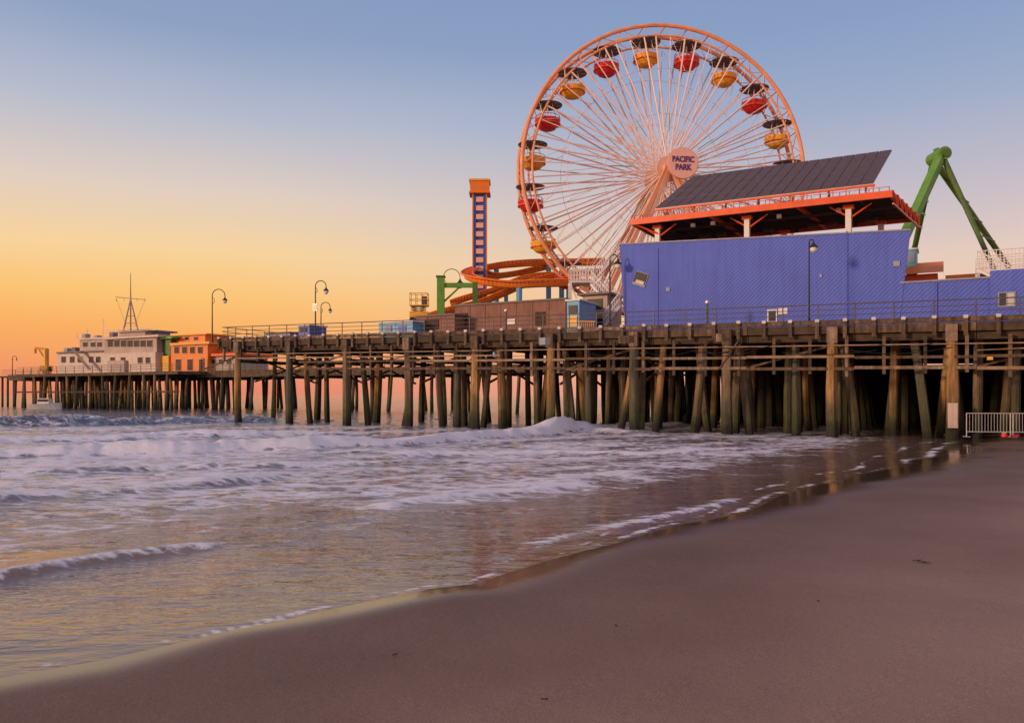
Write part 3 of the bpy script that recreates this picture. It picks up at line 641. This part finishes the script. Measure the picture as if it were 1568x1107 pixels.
for i in range(NG):
    a=a0+2*math.pi*i/NG; pv=wp(R-.95,a,0); b=B(); mm='yellow_paint' if i%2==0 else 'red_paint'
    sw=random.uniform(-.08,.08)
    c=pv+HX*sw
    b.cyl(pv-AX*HW,pv+AX*HW,.06,'spoke_paint',seg=6)
    b.lathe(c+UP*0.0,[(1.36,-.10),(1.38,-.05),(.8,.10),(.12,.24),(.02,.28)],'umbrella',16)
    for q in range(8):
        t=2*math.pi*q/8; b.cyl(c+Vector((.15*math.cos(t),.15*math.sin(t),-.05)),c+Vector((1.3*math.cos(t),1.3*math.sin(t),-.12)),.02,'white_paint',seg=4)
    b.cyl(c,c-UP*2.1,.07,'white_paint',seg=8)
    for q in range(4):
        t=2*math.pi*q/4+.6; b.cyl(c+Vector((.7*math.cos(t),.7*math.sin(t),-.1)),c+Vector((1.02*math.cos(t),1.02*math.sin(t),-1.15)),.03,'white_paint',seg=5)
    b.lathe(c-UP*2.15,[(.45,-.22),(.72,-.12),(.95,.12),(1.12,.40),(1.20,.66),(1.20,.74),(1.10,.74),(1.0,.40),(.3,.3)],mm,20)
    b.lathe(c-UP*1.90,[(1.165,0),(1.215,0.03),(1.215,.09),(1.16,.12)],'orange_paint' if i%2==0 else 'redorange_paint',20)
    for q in range(14):
        t=2*math.pi*q/14; b.cyl(c+Vector((1.13*math.cos(t),1.13*math.sin(t),-1.42)),c+Vector((1.13*math.cos(t),1.13*math.sin(t),-1.12)),.02,mm,seg=4)
        t2=2*math.pi*(q+1)/14; b.cyl(c+Vector((1.13*math.cos(t),1.13*math.sin(t),-1.12)),c+Vector((1.13*math.cos(t2),1.13*math.sin(t2),-1.12)),.03,mm,seg=4)
    b.lathe(c-UP*1.35,[(.1,-.5),(.42,-.05),(.42,0),(.1,.02)],'cool_grey',12)
    b.done('gondola_%02d'%i,parent=root)
sg=bpy.data.objects.new('amusement_park_sign',None); S.collection.objects.link(sg)
b=B(); sc=C+AX*3.6+UP*.0+HX*.75
b.cyl(sc,sc+AX*.2,1.42,'wheel_orange',seg=40); b.cyl(sc+AX*.2,sc+AX*.24,1.36,'sign_face',seg=40); b.cyl(C+AX*2.6,sc,.4,'wheel_paint',seg=12)
b.done('sign_disc',parent=sg)
for i,(t,sz,dz) in enumerate((('PACIFIC',.72,.10),('PARK',.76,-.62))):
    cu=bpy.data.curves.new('lettering_%d'%(i+1),'FONT'); cu.body=t; cu.size=sz; cu.align_x='CENTER'; cu.extrude=.015; cu.offset=.018
    ob=bpy.data.objects.new('lettering_%d'%(i+1),cu); S.collection.objects.link(ob); ob.location=sc+AX*.27+UP*dz; ob.rotation_euler=(math.radians(90),0,yaw); ob.scale=(.8,1,1); cu.materials.append(MATS['sign_blue']); ob.parent=sg
# ================= other park things =================
b=B(); TY=80
x0,_,zt=WP(735,278,TY); zb=6.2; z1=WP(735,297,TY)[2]
hw=.68
b.box(x0-hw,x0-hw+.28,TY-hw,TY+hw,zb,z1-.05,'blue_paint'); b.box(x0+hw-.28,x0+hw,TY-hw,TY+hw,zb,z1-.05,'blue_paint'); b.box(x0-hw+.285,x0+hw-.285,TY-hw+.15,TY+hw,zb,z1-.05,'blue_paint')
zz=zb+.6
while zz<z1-.8: b.box(x0-.36,x0+.36,TY-hw-.03,TY-hw+.14,zz,zz+.5,'sign_face'); zz+=.86
b.box(x0-hw-.06,x0-hw+.06,TY-hw-.06,TY-hw-.003,zb,z1-.05,'orange_paint'); b.box(x0+hw-.06,x0+hw+.06,TY-hw-.06,TY-hw-.003,zb,z1-.05,'orange_paint')
b.box(x0-.95,x0+.95,TY-.95,TY+.95,z1,zt-.2,'orange_paint'); b.box(x0-1.05,x0+1.05,TY-1.05,TY+1.05,zt-.197,zt,'yellow_paint'); b.box(x0-1.05,x0+1.05,TY-1.05,TY+1.05,z1-.15,z1-.003,'orange_paint')
b.box(x0-1.3,x0+1.3,TY-1.3,TY+1.3,zb,zb+1.2,'blue_paint')
b.done('drop_tower')
def smooth(pts,n=8):
    r=[]
    P_=[Vector(p) for p in pts]; P_=[P_[0]]+P_+[P_[-1]]
    for i in range(1,len(P_)-2):
        for j in range(n):
            t=j/n; a,b_,c,d=P_[i-1:i+3]
            r.append(0.5*((2*b_)+(-a+c)*t+(2*a-5*b_+4*c-d)*t*t+(-a+3*b_-3*c+d)*t**3))
    r.append(P_[-2]); return r
b=B()
def track(pp,th=.24):
    r=smooth(pp); lf=[];rt=[]
    for i,p in enumerate(r):
        d=(r[min(i+1,len(r)-1)]-r[max(i-1,0)]); d.z=0; d.normalize(); s_=Vector((-d.y,d.x,0))
        lf.append(p+s_*.55+UP*.3); rt.append(p-s_*.55+UP*.3)
    b.path(r,th,'orange_paint',seg=8); b.path(lf,.10,'orange_paint',seg=6); b.path(rt,.10,'orange_paint',seg=6)
    for i in range(0,len(r)): b.cyl(lf[i],rt[i],.05,'redorange_paint',seg=4); b.cyl(lf[i],r[i],.04,'orange_paint',seg=4); b.cyl(rt[i],r[i],.04,'orange_paint',seg=4)
track([WP(925,402,84),WP(860,403,84),WP(810,404,84),WP(760,408,83),WP(728,414,80),WP(715,423,76),WP(735,431,73),WP(780,437,72),WP(830,435,72),WP(900,434,73)],.3)
track([WP(640,492,72),WP(690,476,72),WP(735,464,73),WP(775,448,74),WP(815,432,76),WP(870,421,78),WP(920,418,80)],.3)
track([WP(690,466,78),WP(720,456,78),WP(760,444,79),WP(800,428,80),WP(850,424,81),WP(900,440,81)])
track([WP(860,404,84.5),WP(820,414,84.5),WP(790,420,84),WP(755,424,82),WP(735,418,80)])
for x,y,Y_ in ((795,438,71.5),(760,409,83),(860,404,84),(840,404,84)): q=WP(x,y,Y_); b.cyl((q[0],q[1],6),(q[0],q[1],q[2]-.2),.28,'lightblue',seg=10)
for x,y,Y_ in ((735,462,73),(775,446,74),(870,419,78)): q=WP(x,y,Y_); b.cyl((q[0],q[1],6),(q[0],q[1],q[2]-.2),.2,'lightblue',seg=10)
b.done('roller_coaster')
b=B(); Yg=66
q=WP(675,425,Yg); b.box(q[0]-.3,q[0]+.3,Yg-.3,Yg+.3,6,q[2],'green_lit'); q2=WP(724,437,Yg); b.cyl((q[0]+.3,Yg,q2[2]),(q2[0],Yg,q2[2]),.26,'green_lit',sq=True); b.box(q2[0],q2[0]+.4,Yg-.25,Yg+.25,6,q2[2]+.25,'green_paint')
b.cyl((q[0],Yg,q2[2]-1.6),(q[0]+1.6,Yg,q2[2]-.1),.1,'green_lit',sq=True); b.box(q[0]-.38,q[0]+.38,Yg-.38,Yg+.38,q[2]+.003,q[2]+.12,'green_paint')
b.done('ride_gantry')
def shed(name,x0,x1,yt,off,dep,mm,trim='roof_grey',doors=()):
    b=B(P); m0,m1=M(x1,off),M(x0,off); zt=Z((x0+x1)/2,off,yt)
    b.box(m0,m1,off,off+dep,zd(m0)-.05,zt,mm); b.box(m0-.1,m1+.1,off-.12,off+dep+.1,zt+.003,zt+.12,trim)
    n=int((m1-m0)/1.2)
    for i in range(1,n): m=m0+(m1-m0)*i/n; b.box(m-.03,m+.03,off-.03,off-.002,zd(m0),zt-.02,mm)
    for (a,c,y0,y1,dm) in doors:
        ma,mc=M(c,off),M(a,off); b.box(ma,mc,off-.06,off-.032,Z(a,off,y1),Z(a,off,y0),dm)
    return b.done(name)
shed('brown_storage_shed',697,866,464,7,5,'brown_wall',doors=((777,789,489,497,'white_paint'),(704,716,480,498,'timber_dark'),(820,835,478,499,'timber_dark')))
shed('brown_storage_shed',634,696,484,5.5,4,'brown_wall',doors=((650,672,489,505,'timber_dark'),))
shed('blue_ticket_booth',868,887,461,6,3,'lightblue','white_paint',doors=((871,884,468,480,'glass_dark'),(871,884,484,500,'yellow_paint')))
shed('tarpaulin_stall',580,632,494,4,3,'lightblue','white_paint',doors=((590,600,499,508,'cool_grey'),(610,622,499,508,'blue_paint')))
shed('bait_kiosk',457,474,499,4,2,'blue_paint','white_paint',doors=((460,470,502,508,'glass_dark'),))
shed('equipment_locker',407,444,511,5,2,'cool_grey','roof_grey',doors=((412,424,513,518,'tan_wall'),))
b=B(P)
for x in range(888,912,3):
    m=M(x,3); b.cyl((m,3,zd(m)),(m,3,zd(m)+.9),.03,'yellow_paint',seg=5)
for h in (.3,.88): b.cyl((M(888,3),3,zd(20)+h),(M(912,3),3,zd(14)+h),.035,'yellow_paint',seg=5)
b.done('yellow_safety_fence')
b=B(); Yl=62; c=Vector(WP(642,478,Yl))
b.box(c.x-.7,c.x+.7,Yl-.5,Yl+.5,c.z-.5,c.z,'yellow_paint')
for k in range(3):
    zA_,zB_=c.z+.15*k,c.z+.15*(k+1); b.cyl((c.x-.6,Yl-.4,zA_),(c.x+.6,Yl-.4,zB_),.04,'black_paint',sq=True); b.cyl((c.x+.6,Yl-.4,zA_),(c.x-.6,Yl-.4,zB_),.04,'black_paint',sq=True)
b.box(c.x-.7,c.x+.7,Yl-.5,Yl+.5,c.z+.45,c.z+.52,'yellow_paint')
for x in (-.68,-.23,.23,.68):
    for y in (-.48,.48): b.cyl((c.x+x,Yl+y,c.z+.5),(c.x+x,Yl+y,c.z+1.45),.03,'yellow_paint',seg=5)
for h in (.95,1.43):
    for y in (-.48,.48): b.cyl((c.x-.68,Yl+y,c.z+h),(c.x+.68,Yl+y,c.z+h),.03,'yellow_paint',seg=5)
    for x in (-.68,.68): b.cyl((c.x+x,Yl-.48,c.z+h),(c.x+x,Yl+.48,c.z+h),.03,'yellow_paint',seg=5)
b.box(c.x+.2,c.x+.6,Yl-.3,Yl+.3,c.z+.55,c.z+1.2,'rail_grey')
for x in (-.5,.5): b.cyl((c.x+x,Yl-.56,c.z-.62),(c.x+x,Yl+.56,c.z-.62),.2,'black_paint',seg=12)
b.cyl((c.x,Yl,6.2),(c.x,Yl,c.z-.5),.3,'cool_grey',seg=8)
b.done('scissor_lift')
def stairs(a,c,wd,mm='white_paint',n=14):
    b=B(); a=Vector(a); c=Vector(c); d=c-a; s_=Vector((-d.y,d.x,0)).normalized()*wd/2
    for sgn in (-1,1): b.cyl(a+s_*sgn,c+s_*sgn,.11,mm,sq=True)
    for i in range(n):
        q=a.lerp(c,(i+.5)/n); h=(c-a); h.z=0; h.normalize(); b.slab([q-s_-h*.16,q+s_-h*.16,q+s_+h*.16,q-s_+h*.16],.05,mm)
    for sgn in (-1,1):
        for hh in (.55,1.05): b.cyl(a+s_*sgn+UP*hh,c+s_*sgn+UP*hh,.035,mm,seg=5)
        for i in range(n+1): q=a.lerp(c,i/n)+s_*sgn; b.cyl(q,q+UP*1.05,.025,mm,seg=5)
    return b
Yv=66
b=stairs(WP(948,386,Yv),WP(908,432,Yv),1.2,n=14)
pA=Vector(WP(908,432,Yv)); pB=Vector(WP(873,432,Yv))
b.slab([pA+Vector((0,-.8,0)),pA+Vector((0,1.2,0)),pB+Vector((0,1.2,0)),pB+Vector((0,-.8,0))],.15,'white_paint')
for y in (-.8,1.2):
    for i in range(9): q=pA.lerp(pB,i/8)+Vector((0,y,0)); b.cyl(q,q+UP*1.2,.03,'white_paint',seg=5)
    for hh in (.4,.8,1.2): b.cyl(pA+Vector((0,y,hh)),pB+Vector((0,y,hh)),.035,'white_paint',seg=5)
for p in (pA,pB):
    for y in (-.7,1.1): b.cyl(p+Vector((0,y,0)),(p.x,p.y+y,6),.12,'white_paint',sq=True)
b.cyl((pA.x,Yv-.7,6.3),(pB.x,Yv-.7,pB.z-.2),.06,'white_paint',seg=5); b.cyl((pB.x,Yv-.7,6.3),(pA.x,Yv-.7,pA.z-.2),.06,'white_paint',seg=5)
b.done('loading_platform')
b=stairs(WP(948,470,60),WP(925,500,60),1.0,n=8); b.done('metal_staircase')
b=stairs(WP(912,436,64),WP(948,478,62),1.0,n=12); b.done('metal_staircase')
b=B(P); m0,m1=M(930,12),M(892,12); b.box(m0,m1,12,15,6,Z(910,12,452),'tan_wall'); b.box(m0-.3,m1+.3,11.6,15.3,Z(910,12,452)+.003,Z(910,12,449),'roof_grey'); b.box(m0+.4,m1-.4,11.93,11.997,Z(910,12,474),Z(910,12,458),'glass_dark'); b.box(m0+.2,m0+.9,11.9,11.996,6.2,8.2,'black_paint'); b.done('operator_hut')
b=B(); Yr=62
ap=Vector(WP(1437,240,Yr))
for (x,y,Y_,r0,r1) in ((1386,355,58,.38,.38),(1410,355,68,.22,.22),(1508,388,58,.14,.2),(1538,392,68,.16,.24)):
    q=Vector(WP(x,y,Y_)); d=(q-ap); q2=ap+d*((6-ap.z)/d.z); b.cyl(q2,ap+Vector((0,(Y_-Yr)*.12,0)),r0,'green_lit' if r0>.3 else 'green_paint',r1=r1*1.1,sq=(r0>.3),seg=10)
b.cyl(ap+Vector((0,-1.0,0)),ap+Vector((0,1.0,0)),.5,'green_lit',seg=16); b.cyl(ap+Vector((0,-1.15,0)),ap+Vector((0,-1.0,0)),.32,'green_paint',seg=12)
b.cyl(ap,ap+Vector((-.2,0,.62)),.22,'green_lit',seg=8)
for t in (.18,.36,.54,.72,.9):
    p1=ap.lerp(Vector(WP(1386,355,58)),t); p2=ap.lerp(Vector(WP(1410,355,68)),t+.04); b.cyl(p1,p2,.09,'green_paint',sq=True)
for t in (.2,.4,.6,.8):
    p1=ap.lerp(Vector(WP(1508,388,58)),t); p2=ap.lerp(Vector(WP(1538,392,68)),t+.04); b.cyl(p1,p2,.05,'green_paint',seg=6)
b.done('swing_ride_frame')
b=B(P); O=9
m0,m1=M(1436,O),M(1378,O); z0=Z(1410,O,420)
b.box(m0,m1,O,O+4,6,z0,'redorange_paint'); b.poly([(m0-.3,O-.4,z0),(m1+.3,O-.4,z0),(m1+.3,O+1.5,z0+.9),(m0-.3,O+1.5,z0+.9)],'orange_paint'); b.poly([(m0-.3,O-.4,z0-.05),(m0-.3,O+4,z0-.05),(m0-.3,O+1.5,z0+.9)],'redorange_paint'); b.poly([(m1+.3,O-.4,z0-.05),(m1+.3,O+4,z0-.05),(m1+.3,O+1.5,z0+.9)],'redorange_paint')
m2=M(1560,O); b.box(m2,m0-.4,O+.5,O+1,z0-.5,z0-.1,'orange_paint')
b.done('food_stall')
b=B(P); m0,m1=M(1404,10),M(1388,10); b.box(m0,m1,10,11.5,6,Z(1396,10,383),'lightblue'); b.box(m0+.12,m1-.12,9.94,9.997,Z(1396,10,402),Z(1396,10,388),'cool_grey'); b.box(m0-.08,m1+.08,9.9,11.6,Z(1396,10,383)+.003,Z(1396,10,380),'white_paint'); b.done('ride_control_booth')
b=B(P); O=8
m0,m1=M(1640,O),M(1497,O); zq=Z(1530,O,412)
b.box(m0,m1,O,O+3,zq-.2,zq,'white_paint')
for i in range(25):
    m=m0+(m1-m0)*i/24
    for o in (O,O+3): b.cyl((m,o,zq),(m,o,zq+1.1),.022,'white_paint',seg=5)
for h in (.2,.5,.8,1.1):
    for o in (O,O+3): b.cyl((m0,o,zq+h),(m1,o,zq+h),.028,'white_paint',seg=5)
for m in (m0,(m0+m1)/2,m1): b.cyl((m,O+.1,6),(m,O+.1,zq-.2),.12,'white_paint',sq=True); b.cyl((m,O+2.9,6),(m,O+2.9,zq-.2),.12,'white_paint',sq=True)
b.cyl((m1,O,zq+1.1),(m1-2,O-1.2,zq-.4),.04,'white_paint',seg=5); b.cyl((m1,O-.2,zq),(m1-2,O-1.2,zq-1.4),.1,'white_paint',sq=True)
b.done('queue_platform')
def barrier(x0,x1,Yb):
    b=B(); a=Vector(((x0-CX)/F*Yb,Yb,0)); c=Vector(((x1-CX)/F*Yb,Yb-.3,0))
    for q in (a,c): q.z=.30
    d=(c-a); n=int(d.length/.13)
    for h in (.18,1.05): b.cyl(a+UP*h,c+UP*h,.022,'galvanised',seg=6)
    for p in (a,c): b.cyl(p+UP*.05,p+UP*1.05,.022,'galvanised',seg=6); b.cyl(p+Vector((0,-.3,-.05)),p+Vector((0,.3,-.05)),.02,'galvanised',seg=5); b.cyl(p+Vector((0,0,-.05)),p+UP*.1,.02,'galvanised',seg=5)
    for i in range(1,n): q=a.lerp(c,i/n); b.cyl(q+UP*.18,q+UP*1.05,.010,'galvanised',seg=5)
    b.done('crowd_control_barrier')
barrier(1480,1545,37.5); barrier(1547,1615,37.2)
b=B(); q=(764/F*36,36); b.lathe((q[0]-.3,q[1],.30),[(.12,0),(.14,.04),(.11,.16),(.08,.2)],'red_paint',12); b.cyl((q[0],q[1],.35),(q[0]+.35,q[1],.38),.06,'red_paint',seg=8); b.cyl((q[0]-.4,q[1],.50),(q[0]-.2,q[1],.50),.015,'white_paint',seg=5); b.done('red_plastic_bucket')
b=B(P); m=M(1459,-.3); b.box(m-.22,m+.22,-.55,-.36,Z(1459,-.3,655),Z(1459,-.3,617),'tan_wall'); b.box(m-.18,m+.18,-.57,-.553,Z(1459,-.3,652),Z(1459,-.3,620),'tan_wall'); b.done('utility_box')
b=B(P); m=M(1516,-.3); b.box(m-.12,m+.12,-.3,-.27,Z(1516,-.3,551),Z(1516,-.3,546),'yellow_paint'); b.box(m-.15,m+.15,-.265,-.25,Z(1516,-.3,552),Z(1516,-.3,545),'black_paint'); b.done('warning_sign')
b=B()
for (px,py) in ((1405,845),(1398,843),(1412,847),(940,930),(600,968),(1250,900),(830,1040)):
    x,y=G(px,py)[0]*.88,G(px,py)[1]*.88
    s_=float(sdist(np.array([x]),np.array([y]),shore)[0][0])
    if s_<0.5: continue
    zz=.028*s_+.03
    L_=3 if px<1390 or px>1415 else 6
    pts=[Vector((x+i*.02+random.uniform(-.008,.008),y+random.uniform(-.02,.02),zz+random.uniform(0,.012))) for i in range(L_)]
    b.path(pts,.006,'kelp',seg=5)
b.done('kelp_strands')
# ================= WORLD =================
W=bpy.data.worlds.new('World'); S.world=W; W.use_nodes=True; nt=W.node_tree;N=nt.nodes;L=nt.links
for n_ in list(N): N.remove(n_)
out=N.new('ShaderNodeOutputWorld'); bg=N.new('ShaderNodeBackground'); bg2=N.new('ShaderNodeBackground'); ad=N.new('ShaderNodeAddShader')
sky=N.new('ShaderNodeTexSky'); sky.sky_type='NISHITA'; sky.sun_disc=False; SE,SA=11,-118
sky.sun_elevation=math.radians(SE); sky.sun_rotation=math.radians(SA); sky.air_density=1.2; sky.dust_density=1.5
bg.inputs['Strength'].default_value=0.012; L.new(sky.outputs[0],bg.inputs['Color'])
tc=N.new('ShaderNodeTexCoord'); sx=N.new('ShaderNodeSeparateXYZ'); L.new(tc.outputs['Generated'],sx.inputs[0])
nz=N.new('ShaderNodeTexNoise'); nz.inputs['Scale'].default_value=2.2; nz.inputs['Detail'].default_value=3; mpz=N.new('ShaderNodeMapping'); mpz.inputs['Scale'].default_value=(1,1,5); L.new(tc.outputs['Generated'],mpz.inputs['Vector']); L.new(mpz.outputs[0],nz.inputs['Vector'])
zj=N.new('ShaderNodeMath'); zj.operation='MULTIPLY_ADD'; L.new(nz.outputs['Fac'],zj.inputs[0]); zj.inputs[1].default_value=0.03; L.new(sx.outputs['Z'],zj.inputs[2])
zk=N.new('ShaderNodeMath'); zk.operation='SUBTRACT'; L.new(zj.outputs[0],zk.inputs[0]); zk.inputs[1].default_value=0.015
def ramp(st):
    r=N.new('ShaderNodeValToRGB'); e=r.color_ramp.elements
    e[0].position=st[0][0]; e[0].color=lin(st[0][1]); e[1].position=st[-1][0]; e[1].color=lin(st[-1][1])
    for p_,c_ in st[1:-1]: x=e.new(p_); x.color=lin(c_)
    L.new(zk.outputs[0],r.inputs['Fac']); return r
rl=ramp([(0,(226,132,108)),(.03,(238,146,98)),(.075,(246,170,90)),(.12,(248,192,112)),(.165,(244,206,150)),(.235,(221,202,188)),(.31,(180,184,200)),(.40,(140,157,191)),(.5,(124,146,186)),(.7,(160,150,165)),(1,(185,162,165))])
rr=ramp([(0,(238,174,148)),(.08,(238,190,156)),(.15,(224,195,180)),(.21,(198,184,190)),(.31,(156,167,194)),(.40,(132,153,191)),(.5,(123,145,186)),(.7,(160,150,165)),(1,(185,162,165))])
ab=N.new('ShaderNodeMapRange'); ab.interpolation_type='SMOOTHSTEP'; ab.inputs['From Min'].default_value=-.40; ab.inputs['From Max'].default_value=.46; L.new(sx.outputs['X'],ab.inputs['Value'])
mx=N.new('ShaderNodeMix'); mx.data_type='RGBA'; L.new(ab.outputs[0],mx.inputs['Factor']); L.new(rl.outputs[0],mx.inputs['A']); L.new(rr.outputs[0],mx.inputs['B'])
L.new(mx.outputs['Result'],bg2.inputs['Color']); bg2.inputs['Strength'].default_value=1.0
L.new(bg.outputs[0],ad.inputs[0]); L.new(bg2.outputs[0],ad.inputs[1]); L.new(ad.outputs[0],out.inputs['Surface'])
sl=bpy.data.lights.new('sun','SUN'); sl.energy=2.2; sl.angle=math.radians(6); sl.color=(1,.68,.45)
so=bpy.data.objects.new('sun',sl); S.collection.objects.link(so)
d=Vector((math.sin(math.radians(SA))*math.cos(math.radians(SE)),math.cos(math.radians(SA))*math.cos(math.radians(SE)),math.sin(math.radians(SE))))
so.rotation_euler=(-d).to_track_quat('-Z','Y').to_euler()
# ================= CAMERA =================
cam=bpy.data.cameras.new('camera'); co=bpy.data.objects.new('camera',cam); S.collection.objects.link(co)
co.location=(0,0,CZ); co.rotation_euler=(math.radians(90),0,0); cam.lens=36*F/1568; cam.sensor_width=36; cam.shift_y=(HY-553.5)/1568; cam.clip_end=20000; cam.clip_start=.05
S.camera=co
S.view_settings.view_transform='Standard'; S.view_settings.look='None'; S.view_settings.exposure=0
